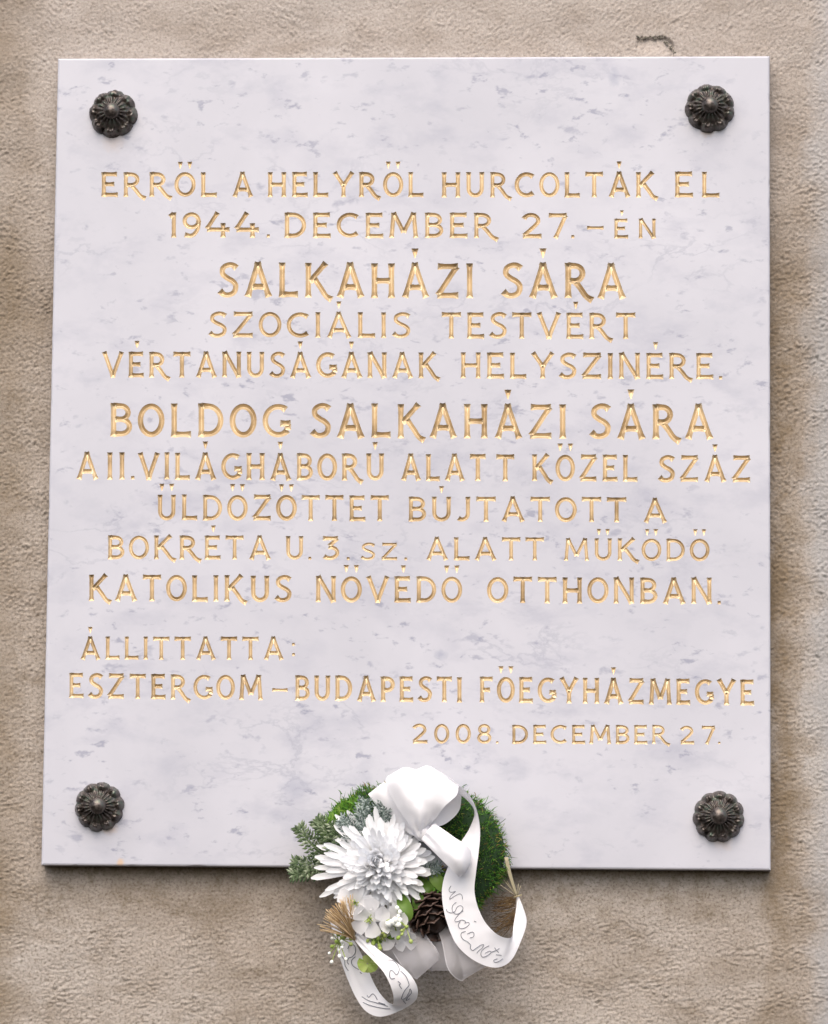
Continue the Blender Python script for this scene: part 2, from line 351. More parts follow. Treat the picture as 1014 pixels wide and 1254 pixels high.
# ------------------------------------------------------------------ marble slab with V-cut gilded inscription
def arc(cx, cy, rx, ry, a0, a1, n=14):
    return [(cx+rx*math.cos(math.radians(a0+(a1-a0)*k/n)), cy+ry*math.sin(math.radians(a0+(a1-a0)*k/n))) for k in range(n+1)]
def ln(*p): return [list(p)]
def crv(*p, n=5): return [[(q.x, q.y) for q in spline([(a, b, 0) for a, b in p], n)]]
T, Bm = .915, .085
G = {                                            # glyph -> (width, strokes); cap height is 1
 'A': (.86, ln((.11, 0), (.43, 1)) + ln((.40, 1), (.76, 0)) + ln((.22, .30), (.64, .30))),
 'B': (.66, ln((.12, 0), (.12, 1)) + [[(.12, T)] + arc(.32, .715, .22, .20, 90, -90, 10) + [(.12, .515)]] + [[(.12, .515)] + arc(.34, .30, .24, .215, 90, -90, 10) + [(.12, Bm)]]),
 'C': (.78, [arc(.46, .5, .37, .415, 48, 312, 22)]),
 'D': (.78, ln((.12, 0), (.12, 1)) + [[(.12, T)] + arc(.31, .5, .37, .415, 90, -90, 16) + [(.12, Bm)]]),
 'E': (.64, ln((.12, 0), (.12, 1)) + ln((.12, T), (.60, T)) + ln((.12, .51), (.50, .51)) + ln((.12, Bm), (.63, Bm))),
 'F': (.60, ln((.12, 0), (.12, 1)) + ln((.12, T), (.59, T)) + ln((.12, .49), (.48, .49))),
 'G': (.80, [arc(.46, .5, .37, .415, 52, 318, 22)] + ln((.52, .42), (.82, .42)) + [[(.735, .40), (.735, .22)]]),
 'H': (.76, ln((.12, 0), (.12, 1)) + ln((.64, 0), (.64, 1)) + ln((.12, .5), (.64, .5))),
 'I': (.24, ln((.12, 0), (.12, 1))),
 'J': (.52, [[(.40, 1), (.40, .35)] + arc(.20, .33, .20, .245, 0, -130, 9)]),
 'K': (.80, ln((.12, 0), (.12, 1)) + ln((.66, 1), (.16, .45)) + crv((.28, .58), (.50, .28), (.66, .05), (.84, -.06))),
 'L': (.62, ln((.12, 0), (.12, 1)) + ln((.12, Bm), (.61, Bm))),
 'M': (1.0, ln((.10, 0), (.17, 1)) + ln((.17, 1), (.50, .22)) + ln((.50, .22), (.83, 1)) + ln((.83, 1), (.90, 0))),
 'N': (.78, ln((.11, 0), (.11, 1)) + ln((.11, 1), (.67, 0)) + ln((.67, 0), (.67, 1))),
 'O': (.76, [arc(.38, .5, .31, .42, 0, 360, 28)]),
 'P': (.64, ln((.12, 0), (.12, 1)) + [[(.12, T)] + arc(.31, .69, .24, .225, 90, -90, 10) + [(.12, .465)]]),
 'R': (.78, ln((.12, 0), (.12, 1)) + [[(.12, T)] + arc(.31, .70, .23, .215, 90, -90, 10) + [(.12, .485)]] + crv((.30, .50), (.48, .27), (.64, .05), (.83, -.07))),
 'S': (.62, crv((.57, .84), (.45, .925), (.30, .93), (.15, .84), (.14, .68), (.28, .56), (.44, .47), (.54, .34), (.50, .16), (.35, .075), (.18, .085), (.05, .19))),
 'T': (.72, ln((.36, 0), (.36, 1)) + ln((.02, T), (.70, T))),
 'U': (.74, [[(.12, 1), (.12, .38)] + arc(.37, .36, .25, .28, 180, 360, 14) + [(.62, .38), (.62, 1)]]),
 'V': (.84, ln((.08, 1), (.44, 0)) + ln((.41, 0), (.77, 1))),
 'Y': (.80, ln((.06, 1), (.40, .46)) + ln((.74, 1), (.40, .46)) + ln((.40, .52), (.40, 0))),
 'Z': (.74, ln((.07, T), (.69, T)) + ln((.65, T), (.08, Bm)) + ln((.05, Bm), (.70, Bm))),
 '0': (.66, [arc(.33, .5, .26, .42, 0, 360, 26)]),
 '1': (.30, ln((.16, 0), (.16, 1)) + ln((.02, .82), (.16, .95))),
 '2': (.70, [arc(.33, .70, .24, .225, 165, -20, 12) + [(.45, .48), (.25, .27), (.10, .10)]] + ln((.06, Bm), (.68, Bm))),
 '3': (.62, ln((.06, T), (.54, T)) + ln((.52, T), (.26, .58)) + [[(.24, .56)] + arc(.28, .31, .24, .235, 80, -140, 14)]),
 '4': (.84, ln((.42, 1), (.06, .34)) + ln((.06, .32), (.82, .32)) + ln((.60, .58), (.60, 0))),
 '7': (.66, ln((.04, T), (.64, T)) + ln((.60, T), (.26, 0))),
 '8': (.62, [arc(.31, .72, .20, .20, 0, 360, 20)] + [arc(.31, .29, .24, .215, 0, 360, 20)]),
 '9': (.62, [arc(.31, .67, .235, .255, 0, 360, 22)] + crv((.545, .67), (.53, .40), (.43, .18), (.28, .075), (.08, .12))),
 '.': (.14, ln((.07, 0), (.07, .13))), ':': (.14, ln((.07, .18), (.07, .31)) + ln((.07, .62), (.07, .75))),
 '-': (.60, ln((.02, .42), (.58, .42))),
}
ACC = {'Á': ('A', 1, .42), 'É': ('E', 1, .36), 'Ú': ('U', 1, .37), 'Ő': ('O', 2, .38), 'Ö': ('O', 2, .38), 'Ü': ('U', 2, .37), 'Ű': ('U', 2, .37)}
LINES = [   # (x0, top0, base0, x1, top1, base1), words with their measured extents, scale of cap height
 ((123, 210.8, 241, 881, 210.5, 242), [('ERRŐL', 123, 266), ('A', 284, 310.5), ('HELYRŐL', 327, 519), ('HURCOLTÁK', 540, 804), ('EL', 825, 881.5)]),
 ((207, 260, 291, 804, 261, 292), [('1944', 207, 318), ('.', 326, 331), ('DECEMBER', 347, 608), ('27', 638, 695), ('.', 699, 704), ('-', 718, 740), ('ÉN', 751, 804, .78)]),
 ((266, 321.7, 364, 768, 322.3, 365.5), [('SALKAHÁZI', 267, 580), ('SÁRA', 614, 767)]),
 ((255, 381.8, 413, 779, 383, 415.3), [('SZOCIÁLIS', 255, 503), ('TESTVÉRT', 540, 779)]),
 ((125, 430.6, 462, 885, 432.5, 464.5), [('VÉRTANUSÁGÁNAK', 125, 537), ('HELYSZINÉRE', 563, 874), ('.', 880, 885)]),
 ((134, 494, 535, 874, 495, 538), [('BOLDOG', 134, 355), ('SALKAHÁZI', 380, 694), ('SÁRA', 722, 874)]),
 ((92, 553.5, 587, 921, 558, 590.5), [('A', 93, 121), ('II', 130, 154), ('.', 160, 165), ('VILÁGHÁBORÚ', 169, 471), ('ALAT', 491, 595.5), ('T', 607, 630.5), ('KÖZEL', 651, 781), ('SZÁZ', 806, 920)]),
 ((191, 605, 637, 818, 610, 640), [('ÜLDÖZÖTTET', 192, 477), ('BÚJTATOTT', 499, 768), ('A', 787, 818)]),
 ((131, 655, 684.8, 869, 660, 687.3), [('BOKRÉTA', 131, 332.5), ('U', 349, 372.5), ('.', 377, 382), ('3', 393, 417), ('.', 424, 429), ('S', 441, 460, .74), ('Z', 466, 487.5, .74), ('.', 495, 499), ('ALATT', 521, 667), ('MŰKÖDŐ', 690, 869)]),
 ((108, 703.5, 736, 884, 708, 740), [('KATOLIKUS', 108, 357), ('NÖVÉDŐ', 386, 566), ('OTTHONBAN', 596.5, 872.5), ('.', 878, 884)]),
 ((98, 779.5, 807.7, 362, 780, 808.3), [('ÁLLITTATTA', 98, 348), (':', 357, 362)]),
 ((84, 824.5, 855, 925, 832, 864), [('ESZTERGOM', 84, 322), ('-', 332.5, 353), ('BUDAPESTI', 361, 566), ('FŐEGYHÁZMEGYE', 587, 924)]),
 ((504, 886, 910.6, 883, 889, 911.5), [('2008', 504, 602), ('.', 607, 612), ('DECEMBER', 626, 819), ('27', 832, 876), ('.', 879, 883)]),
]
STEP = 0.00035; BEV = 0.0017
NXc = int(round((PW-2*BEV)/STEP/8))*8; NZc = int(round((PH-2*BEV)/STEP/8))*8
gx = np.linspace(BEV, PW-BEV, NXc+1); gz = np.linspace(BEV, PH-BEV, NZc+1)
DIST = np.full((NZc+1, NXc+1), -1.0, np.float32); OWN = np.full((NZc+1, NXc+1), -1, np.int16)
def carve(poly, cap, w0, w1, line, flare=.03, jit=0.0):
    """union one chisel stroke: distance inside the stroke outline, poly in metres"""
    P = np.array(poly); closed = np.hypot(*(P[0]-P[-1])) < 1e-6
    seg = np.diff(P, axis=0); L = np.hypot(seg[:, 0], seg[:, 1]); cum = np.concatenate([[0], np.cumsum(L)]); tot = cum[-1]
    pad = max(w0, w1)+flare*cap+.001
    i0, i1 = np.searchsorted(gx, [P[:, 0].min()-pad, P[:, 0].max()+pad]); j0, j1 = np.searchsorted(gz, [P[:, 1].min()-pad, P[:, 1].max()+pad])
    X, Z = np.meshgrid(gx[i0:i1], gz[j0:j1]); best = np.full(X.shape, 1e9); bt = np.zeros(X.shape); be = np.full(X.shape, 1e9)
    for k in range(len(L)):
        if L[k] < 1e-9: continue
        ux, uz = seg[k]/L[k]; dx, dz = X-P[k, 0], Z-P[k, 1]; t = dx*ux+dz*uz; n = np.abs(-dx*uz+dz*ux)
        lo = -1e9 if (k == 0 and not closed) else 0.0; hi = 1e9 if (k == len(L)-1 and not closed) else L[k]
        tc = np.clip(t, lo, hi); d = np.hypot(t-tc, n); u = d < best
        best = np.where(u, d, best); bt = np.where(u, cum[k]+tc, bt)
    wd = w0+(w1-w0)*np.clip(bt/tot, 0, 1)
    if not closed:
        e = np.minimum(bt, tot-bt); wd = wd + flare*cap*np.clip(1-e/(.20*cap), 0, 1)**1.3; g = np.minimum(wd-best, e*.95)
    else: g = wd-best
    D = DIST[j0:j1, i0:i1]; u = g > D; D[u] = g[u]; O = OWN[j0:j1, i0:i1]; O[u & (g > -STEP*2)] = line
for li, (fr, words) in enumerate(LINES):
    x0, t0, b0, x1, t1, b1 = fr
    for wd in words:
        s, xa, xb = wd[:3]; sc = wd[3] if len(wd) > 3 else 1.0
        f = lambda x: (x-x0)/(x1-x0)
        ba, bb = b0+(b1-b0)*f(xa), b0+(b1-b0)*f(xb); xm = (xa+xb)/2; bm = b0+(b1-b0)*f(xm); tm = t0+(t1-t0)*f(xm)
        A, Bp = slab(xa, ba), slab(xb, bb); ex = Bp-A; Lw = float(np.hypot(*ex)); ex = ex/Lw
        up = slab(xm, tm)-slab(xm, bm); cap = float(np.hypot(*up))*sc; up = up/np.hypot(*up)
        gl = [ACC[c] if c in ACC else (c, 0, 0) for c in s]
        wt = [G[g[0]][0] for g in gl]; n = len(s); k = 1.0
        gap = (Lw/cap-sum(wt))/(n-1) if n > 1 else 0
        if n > 1:
            want = .17
            k = min(1.18, max(.84, (Lw/cap-want*(n-1))/sum(wt))); gap = (Lw/cap-sum(wt)*k)/(n-1)
        else: k = Lw/cap/wt[0]
        pen = 0.0
        for (c, na, cxx), wg in zip(gl, wt):
            dy = random.gauss(0, .006); hw = .079*(1+random.gauss(0, .03))
            if c in '.:': hw = .062; k = min(k, 1.2)
            if c == '-': hw = .055
            for stk in G[c][1]:
                pl = [A+ex*cap*(pen+x*k)+up*cap*(y+dy) for x, y in stk]
                carve(pl, cap, hw*cap, hw*cap, li, 0.0 if c in '.:' else .024)
            for q in range(na):
                ox = cxx*k+(0 if na == 1 else (-.19 if q == 0 else .19)); a = A+ex*cap*(pen+ox)+up*cap*1.42; b = A+ex*cap*(pen+ox)+up*cap*1.14
                carve([a, b], cap, .105*cap, .012*cap, li, 0.0)
            pen += wg*k+gap
DEPTH = 1.0
# split the face into cut and uncut triangles along the exact outline
nbz, nbx = NZc//8, NXc//8
cmax = np.maximum.reduce([DIST[:-1, :-1], DIST[1:, :-1], DIST[:-1, 1:], DIST[1:, 1:]])
bmax = cmax.reshape(nbz, 8, nbx, 8).max(axis=(1, 3)) > 0
vid = np.arange((NZc+1)*(NXc+1)).reshape(NZc+1, NXc+1)
Dz = DIST.ravel(); GX = np.tile(gx, NZc+1); GZ = np.repeat(gz, NXc+1)
GV = np.stack([GX, np.maximum(Dz, 0)*DEPTH, GZ], -1)
fine = np.repeat(np.repeat(bmax, 8, 0), 8, 1)
cj, ci = np.nonzero(fine)
a, b, c, d = vid[cj, ci], vid[cj, ci+1], vid[cj+1, ci+1], vid[cj+1, ci]
TR = np.concatenate([np.stack([a, b, c], -1), np.stack([a, c, d], -1)])
ins = Dz[TR] > 0; cnt = ins.sum(1)
full_in, full_out = TR[cnt == 3], TR[cnt == 0]
cut_in, cut_out, cut_own = [], [], []
def lerp0(p, q):
    tp = Dz[p]/(Dz[p]-Dz[q]); r = GV[p]*(1-tp)[:, None]+GV[q]*tp[:, None]; r[:, 1] = 0; return r
for one in (True, False):
    sel = cnt == (1 if one else 2); t = TR[sel]; i_ = ins[sel]
    k = np.argmax(i_ if one else ~i_, 1); r = np.arange(len(t))
    p, q, s_ = t[r, k], t[r, (k+1) % 3], t[r, (k+2) % 3]
    pq, ps = lerp0(p, q), lerp0(p, s_); tri = np.stack([GV[p], pq, ps], 1)
    quad1 = np.stack([pq, GV[q], GV[s_]], 1); quad2 = np.stack([pq, GV[s_], ps], 1)
    if one:
        cut_in.append((tri, OWN.ravel()[p])); cut_out += [quad1, quad2]
    else:
        cut_out.append(tri); o_ = OWN.ravel()[q]; cut_in += [(quad1, o_), (quad2, o_)]
def soup(shared, tris):
    u, inv = np.unique(shared.ravel(), return_inverse=True); V = GV[u]; Fc = inv.reshape(-1, 3)
    if len(tris):
        n0 = len(V); V = np.concatenate([V, tris.reshape(-1, 3)]); Fc = np.concatenate([Fc, n0+np.arange(len(tris)*3).reshape(-1, 3)])
    return V, Fc
out_t = np.concatenate(cut_out); Vm, Fm = soup(full_out, out_t); Vm[:, 1] = 0
# coarse blocks, bevelled rim, sides and back
bj, bi = np.nonzero(~bmax); extraV, extraF = [], []
def add_quad(pts):
    n = len(extraV); extraV.extend(pts); extraF.extend([(n, n+1, n+2), (n, n+2, n+3)])
for j, i in zip(bj, bi):
    xA, xB, zA, zB = gx[i*8], gx[i*8+8], gz[j*8], gz[j*8+8]
    add_quad([(xA, 0, zA), (xB, 0, zA), (xB, 0, zB), (xA, 0, zB)])
TH = WALL_Y + .0005; e = BEV
def ring(ins, y, rough=0.0):
    pts = []
    for (xa, za), (xb, zb) in (((0, 0), (1, 0)), ((1, 0), (1, 1)), ((1, 1), (0, 1)), ((0, 1), (0, 0))):
        for k in range(170):
            t = k/170; x, z = xa+(xb-xa)*t, za+(zb-za)*t; q = ins
            if k and rough:
                nv = mnoise.noise((x*40+7*za, z*46+3*xa, 2.3)) + .6*mnoise.noise((x*160, z*180+5*za, 9.1)); q += rough*max(0, nv-.35)
            sx = (x*PW, z*PH); pts.append((q+(PW-2*q)*x, y, q+(PH-2*q)*z))
    return pts
rings = [ring(e, 0), ring(.32*e, .30*e, .0016), ring(0, e, .0009), ring(0, TH)]
for r0, r1 in zip(rings, rings[1:]):
    nr = len(r0)
    for k in range(nr): add_quad([r0[(k+1) % nr], r0[k], r1[k], r1[(k+1) % nr]])
add_quad([(0, TH, PH), (PW, TH, PH), (PW, TH, 0), (0, TH, 0)])
ev, ef = np.array(extraV), np.array(extraF)
Fm = np.concatenate([Fm, ef+len(Vm)]); Vm = np.concatenate([Vm, ev])
plaque = empty('memorial_plaque', (0, 0, 0))
tag(plaque, 'white marble memorial plaque with gilded engraved inscription fixed to the beige wall', 'plaque')
slab_o = link(bpy.data.objects.new('marble_slab', np_mesh('marble_slab', Vm, Fm, [MAT['marble']], False)), plaque)
own_in = OWN.ravel()[full_in[:, 0]]
ct = np.concatenate([x for x, _ in cut_in]); co = np.concatenate([y for _, y in cut_in])
for li, (fr, words) in enumerate(LINES):
    V, Fc = soup(full_in[own_in == li], ct[co == li])
    o = link(bpy.data.objects.new('inscription_line', np_mesh('inscription_line', V, Fc, [MAT['gold']], True)), plaque)
    s = ''
    for wv in words: s += (wv[0] if wv[0] in '.:-' or not s else ' ' + wv[0])
    o['label'] = 'gilded engraved line reading ' + s
# ------------------------------------------------------------------ bronze rosettes
def rosette(px, py, Rm, rot, lobes, seed, label):
    rr = random.Random(seed); c = at(px, py, 30); c.y = 0.0
    root = empty('bronze_rosette', c); tag(root, label, 'rosette', 'bronze rosettes at the plaque corners')
    def polar(r0, r1, prof, nr, nt=160):
        rows = []
        for i in range(nr+1):
            u = i/nr; row = []
            for k in range(nt):
                th = 2*math.pi*k/nt; rad, hgt = prof(u, th)
                x, z = rad*math.cos(th+rot), rad*math.sin(th+rot); wv = mnoise.noise((x*330+seed*9, z*330, seed)) if 0 < hgt < Rm*.62 else 0
                row.append(c + Vector((x*(1+.035*wv), -hgt-wv*Rm*.045, z*(1+.035*wv))))
            rows.append(row)
        return rows
    ph = [rr.uniform(.9, 1.1) for _ in range(lobes)]
    def lobe(th):
        x = th/(2*math.pi)*lobes; k = int(x) % lobes; f = x-int(x); return math.sin(math.pi*f), ph[k]
    def rim(u, th):                     # u 0 inner .. 1 outer edge: a ring of rounded leaves
        s, p = lobe(th); s = s**.7
        rad = Rm*(.62+.38*u*(.80+.20*s*p)); b = math.sin(math.pi*min(1, u*1.02))**.7 if u > .4 else .55+u
        hgt = Rm*(.02+.28*(1-u)**.6*(1) + .26*s*p*math.sin(math.pi*u) + .06*math.cos(th*lobes*3)*(1-u)*s)
        if u >= .999: hgt = -.001
        return rad, hgt
    m = MB(); m.grid(polar(0, 1, rim, 14), wrap=True); m.build('leaf_rim', MAT['bronze'], root)
    nf = lobes*2+3
    def dome(u, th):                    # fluted dome between rim and knob
        f = .5+.5*math.cos(th*nf); rad = Rm*(.22+.52*u*(1+.04*math.cos(th*lobes)))
        hgt = Rm*(.60-.30*u**1.3 - .02 + .11*f*math.sin(math.pi*min(1, u*.95+.05)) + .03*rr.uniform(-.25, .25))
        if u > .98: hgt -= Rm*.14
        return rad, hgt
    m = MB(); m.grid(polar(0, 1, dome, 16), wrap=True); m.build('fluted_dome', MAT['bronze'], root)
    def knob(u, th):
        a = u*math.pi*.62; rad = max(1e-5, Rm*.34*math.sin(a)); return rad, Rm*(.62+.32*math.cos(a))
    m = MB(); m.grid(polar(0, 1, knob, 12, 40), wrap=True); m.build('knob', MAT['bronze'], root)
    return root
rosette(139, 140, 31*PXM, .3, 8, 3, 'dark bronze rosette at the upper left corner, above the word ERRŐL')
rosette(869, 133, 31.5*PXM, .75, 9, 4, 'dark bronze rosette at the upper right corner, above the word EL')
rosette(122, 988, 31*PXM, 1.1, 10, 5, 'dark bronze rosette at the lower left corner, rust stain beneath')
rosette(880, 1000, 32*PXM, .1, 11, 6, 'dark bronze rosette at the lower right corner, below the date 2008')

# ------------------------------------------------------------------ memorial wreath
wr = empty('memorial_wreath', at(505, 1075, 31))
tag(wr, 'small moss wreath with white chrysanthemum, satin ribbon and pine cone, below the inscription', 'wreath')
def W(mb, name, mat, solid=0.0, label=None, parent=None, smooth=True):
    o = mb.build(name, MAT[mat], parent or wr, smooth=smooth, solid=solid)
    if label: o['label'] = label
    return o
# moss ring
ring_c = [(418, 1050, 46), (418, 1026, 46), (434, 1006, 46), (462, 994, 46), (500, 990, 46), (540, 994, 46), (570, 1008, 46), (588, 1034, 46), (588, 1066, 46), (572, 1096, 44), (554, 1116, 42)]
rc = spline([at(*p) for p in ring_c], 8)
rad = lambda u: (20+13*math.sin(math.pi*min(1, max(0, u)))**.5)*PXM*(1.0 if u < .75 else 1-.35*(u-.75)/.25)
core = MB(); core.tube(rc, lambda u: rad(u)*.9, 14); core.v = [(x, (y+.016)*.66-.016, z) for x, y, z in core.v]; core_o = W(core, 'moss_ring', 'core')
moss = MB()
N = len(rc)
for k in range(21000):
    f = random.random()*(N-1.001); i = int(f); p = rc[i].lerp(rc[i+1], f-i); d = (rc[i+1]-rc[i]).normalized()
    a = d.cross(Vector((0, 1, 0))).normalized(); b = d.cross(a); th = random.uniform(0, 2*math.pi)
    nrm = a*math.cos(th)+b*math.sin(th)
    if nrm.y > .55: continue
    lump = .90 + .30*mnoise.noise(p*120 + nrm*2.2) + .10*mnoise.noise(p*400+nrm*5)
    r = rad(f/(N-1))*lump*random.uniform(.86, 1.0); q = p+Vector((nrm.x*r, nrm.y*r*.66, nrm.z*r))
    dirv = (nrm + Vector((random.gauss(0, .55), random.gauss(0, .55), random.gauss(.12, .55)))).normalized()
    L = random.uniform(.0018, .0048)*(1.5 if random.random() < .08 else 1); s = dirv.orthogonal(); s.rotate(Matrix.Rotation(random.uniform(0, 6.28), 3, dirv)); s = s.normalized()*random.uniform(.00022, .00042)
    bend = Vector((random.gauss(0, .3), random.gauss(0, .3), random.gauss(0, .3)))*L
    n0 = len(moss.v); mid = q+dirv*L*.55; tip = q+dirv*L+bend
    for vv, tt in ((q-s, 0), (q+s, 0), (mid+s*.9, .5), (mid-s*.9, .5), (tip, 1)): moss.v.append(tuple(vv)); moss.t.append(tt)
    moss.f += [(n0, n0+1, n0+2, n0+3), (n0+3, n0+2, n0+4)]
for k in range(260):
    f = random.random()*(N-1.001); i = int(f); p = rc[i].lerp(rc[i+1], f-i); d = (rc[i+1]-rc[i]).normalized()
    a = d.cross(Vector((0, 1, 0))).normalized(); b = d.cross(a); th = random.uniform(0, 2*math.pi); nrm = a*math.cos(th)+b*math.sin(th)
    if nrm.y > .3: continue
    r = rad(f/(N-1)); q = p+Vector((nrm.x*r, nrm.y*r*.66, nrm.z*r))*.97
    dv = (nrm+d*random.gauss(0, 1.0)+Vector((0, 0, random.gauss(0, .6)))).normalized()*random.uniform(.005, .010)
    moss.tube(spline([q, q+dv*.5+nrm*.0012, q+dv], 3), .00024, 4)
W(moss, 'moss', 'moss_green', parent=core_o, smooth=False)
tuft = MB()
for k in range(420):
    u = random.random(); p = at(394+44*u+random.gauss(0, 5), 1024-38*u+random.gauss(0, 6), random.uniform(50, 62))
    d = Vector((random.gauss(-.35, .4), random.gauss(-.3, .4), random.gauss(.75, .4))).normalized(); L = random.uniform(.005, .010); s0 = d.cross(Vector((0, -1, 0))).normalized()*random.uniform(.0004, .0007)
    n0 = len(tuft.v); tip = p+d*L+Vector((random.gauss(0, .0012), 0, random.gauss(0, .0012)))
    for vv in (p-s0, p+s0, p+d*L*.55+s0*.9, p+d*L*.55-s0*.9, tip): tuft.v.append(tuple(vv)); tuft.t.append(.5)
    tuft.f += [(n0, n0+1, n0+2, n0+3), (n0+3, n0+2, n0+4)]
W(tuft, 'moss_tuft', 'bright_moss', smooth=False, label='bright green tuft at the upper left')

# evergreen sprigs
def leaflet(mb, p, d, L, wd, nrm):
    d = d.normalized(); s = d.cross(nrm).normalized()*wd; n = nrm.normalized()*wd*.55
    n0 = len(mb.v); mid = p+d*L*.45
    for vv in (p, mid+s, mid-s, mid+n, mid-n, p+d*L): mb.v.append(tuple(vv)); mb.t.append(.5)
    mb.f += [(n0, n0+1, n0+3), (n0, n0+3, n0+2), (n0, n0+4, n0+1), (n0, n0+2, n0+4), (n0+5, n0+3, n0+1), (n0+5, n0+2, n0+3), (n0+5, n0+1, n0+4), (n0+5, n0+4, n0+2)]
def sprig(pts, spread, mat, nodes=13, lsz=.0056, label=None, dens=1.0):
    st = spline([at(*p) for p in pts], 8); mb = MB(); mb.tube(st, .0007, 5)
    view = Vector((0, -1, 0))
    for i in range(nodes):
        u = .12+.88*i/(nodes-1); j = min(int(u*(len(st)-1)), len(st)-2); p = st[j]; d = (st[j+1]-st[j]).normalized()
        side = d.cross(view).normalized()
        for sg in (-1, 1):
            tl = spread*PXM*(1-u*.72)*random.uniform(.75, 1.1); dd = (d*.85+side*sg+view*random.uniform(-.25, .45)).normalized()
            nl = max(2, int(tl/lsz*2.2*dens)); 
            for q in range(nl):
                f = q/nl; pp = p+dd*tl*f; s2 = dd.cross(view).normalized()
                for s3 in (-1, 1):
                    leaflet(mb, pp, dd*1.0+s2*s3*.62+view*random.uniform(-.2, .35), lsz*random.uniform(.75, 1.15), lsz*.19, view+Vector((random.gauss(0, .3), 0, random.gauss(0, .3))))
            leaflet(mb, p+dd*tl, dd, lsz*1.1, lsz*.2, view)
    return W(mb, 'evergreen_sprig', mat, smooth=False, label=label)
sprig([(412, 1052, 60), (394, 1044, 66), (378, 1030, 68), (366, 1013, 66)], 15, 'juniper_green', 12, label='grey green evergreen sprig at the left edge')
sprig([(412, 1062, 56), (392, 1064, 60), (374, 1068, 60), (358, 1072, 58)], 14, 'juniper_green', 10)
sprig([(408, 1048, 58), (392, 1054, 60), (372, 1058, 60), (360, 1056, 56)], 12, 'juniper_green', 10)
sprig([(420, 1046, 68), (406, 1030, 72), (396, 1014, 72), (388, 1005, 70)], 15, 'juniper_green', 11)
sprig([(430, 1042, 72), (416, 1026, 76), (408, 1010, 76)], 13, 'juniper_green', 8)
sprig([(462, 1040, 74), (450, 1018, 80), (444, 998, 82), (447, 980, 80)], 22, 'frosted_green', 13, .0036, 'frosted lacy sprig behind the chrysanthemum')
sprig([(452, 1046, 72), (434, 1026, 78), (424, 1008, 80), (418, 1004, 78)], 18, 'frosted_green', 13, .0036)
sprig([(470, 1030, 72), (468, 1008, 78), (470, 990, 80), (474, 978, 78)], 22, 'frosted_green', 12, .0036)
sprig([(440, 1060, 68), (420, 1046, 74), (408, 1036, 74)], 20, 'frosted_green', 10, .0036)
sprig([(522, 1070, 66), (534, 1076, 74), (540, 1086, 76)], 22, 'moss_green', 9, .0040)
sprig([(510, 1060, 70), (526, 1064, 78), (538, 1062, 80)], 16, 'frosted_green', 8, .0034)

# chrysanthemum
fc = at(470, 1062, 74); fax = Vector((-.10, -1, .10)).normalized()
fx = Vector((1, 0, 0)); fx = (fx-fax*fx.dot(fax)).normalized(); fz = fax.cross(fx)*-1
if fz.z < 0: fz = -fz
def petal(mb, base, d, up, L, wd, lift, curl, cup, n=11, mth=5):
    """strap-shaped petal: d outward, up = flower axis, lift start angle, curl bends along the length"""
    rows = []; p = Vector(base); s = d.cross(up).normalized(); a = lift
    for i in range(n+1):
        u = i/n; t = d*math.cos(a)+up*math.sin(a); nn = up*math.cos(a)-d*math.sin(a)
        ww = wd*(.50+.50*min(1, u*1.5))*(1 if u < .86 else math.sqrt(max(0.0, 1-((u-.86)/.145)**2)))
        ww = max(ww, wd*.06)
        rows.append([p+s*ww*x+nn*(cup*ww*x*x*(1-.35*u)) for x in np.linspace(-1, 1, mth)])
        p = p+t*(L/n); a += curl/n
    mb.grid(rows)
ext = lambda th: np.interp(math.degrees(th) % 360, [0, 20, 60, 95, 130, 165, 180, 205, 235, 270, 310, 340, 360], [62, 60, 62, 76, 82, 80, 86, 84, 66, 58, 56, 60, 62])
mum = MB(); ga = math.pi*(3-math.sqrt(5))
NP = 370
for k in range(NP):
    u = (k+.5)/NP; th = k*ga+random.gauss(0, .10); d = fx*math.cos(th)+fz*math.sin(th)
    E = ext(th)*PXM
    if u < .42:   # inner, incurved and tousled
        q = u/.42; L = E*(.30+.20*q)*random.uniform(.8, 1.25)
        petal(mum, fc+fax*(.021-.007*q)+d*E*(.01+.11*q), d, fax, L, .0024*random.uniform(.8, 1.25), 1.50-.55*q+random.gauss(0, .22), random.uniform(-.2, 1.9)*(1-.5*q)-.7*q, random.uniform(.2, .8))
    elif u < .68:
        q = (u-.42)/.26; L = E*(.44+.18*q)*random.uniform(.85, 1.12)
        petal(mum, fc+fax*(.013-.006*q)+d*E*.13, d, fax, L, .0026*random.uniform(.8, 1.2), .92-.42*q+random.gauss(0, .15), random.uniform(-.9, .4), random.uniform(.2, .6))
    else:
        q = (u-.68)/.32; L = E*(.74+.22*q)*random.uniform(.82, 1.04)
        petal(mum, fc+fax*(.006-.006*q)+d*E*.12, d, fax, L, .0027*random.uniform(.75, 1.15), .46-.42*q+random.gauss(0, .11), random.gauss(-.10, .22), random.uniform(.2, .6))
mum_o = W(mum, 'chrysanthemum', 'petal')
ctr = MB(); ctr.ball(fc+fax*.002, .0105, 14, 8); W(ctr, 'flower_heart', 'petal', parent=mum_o)

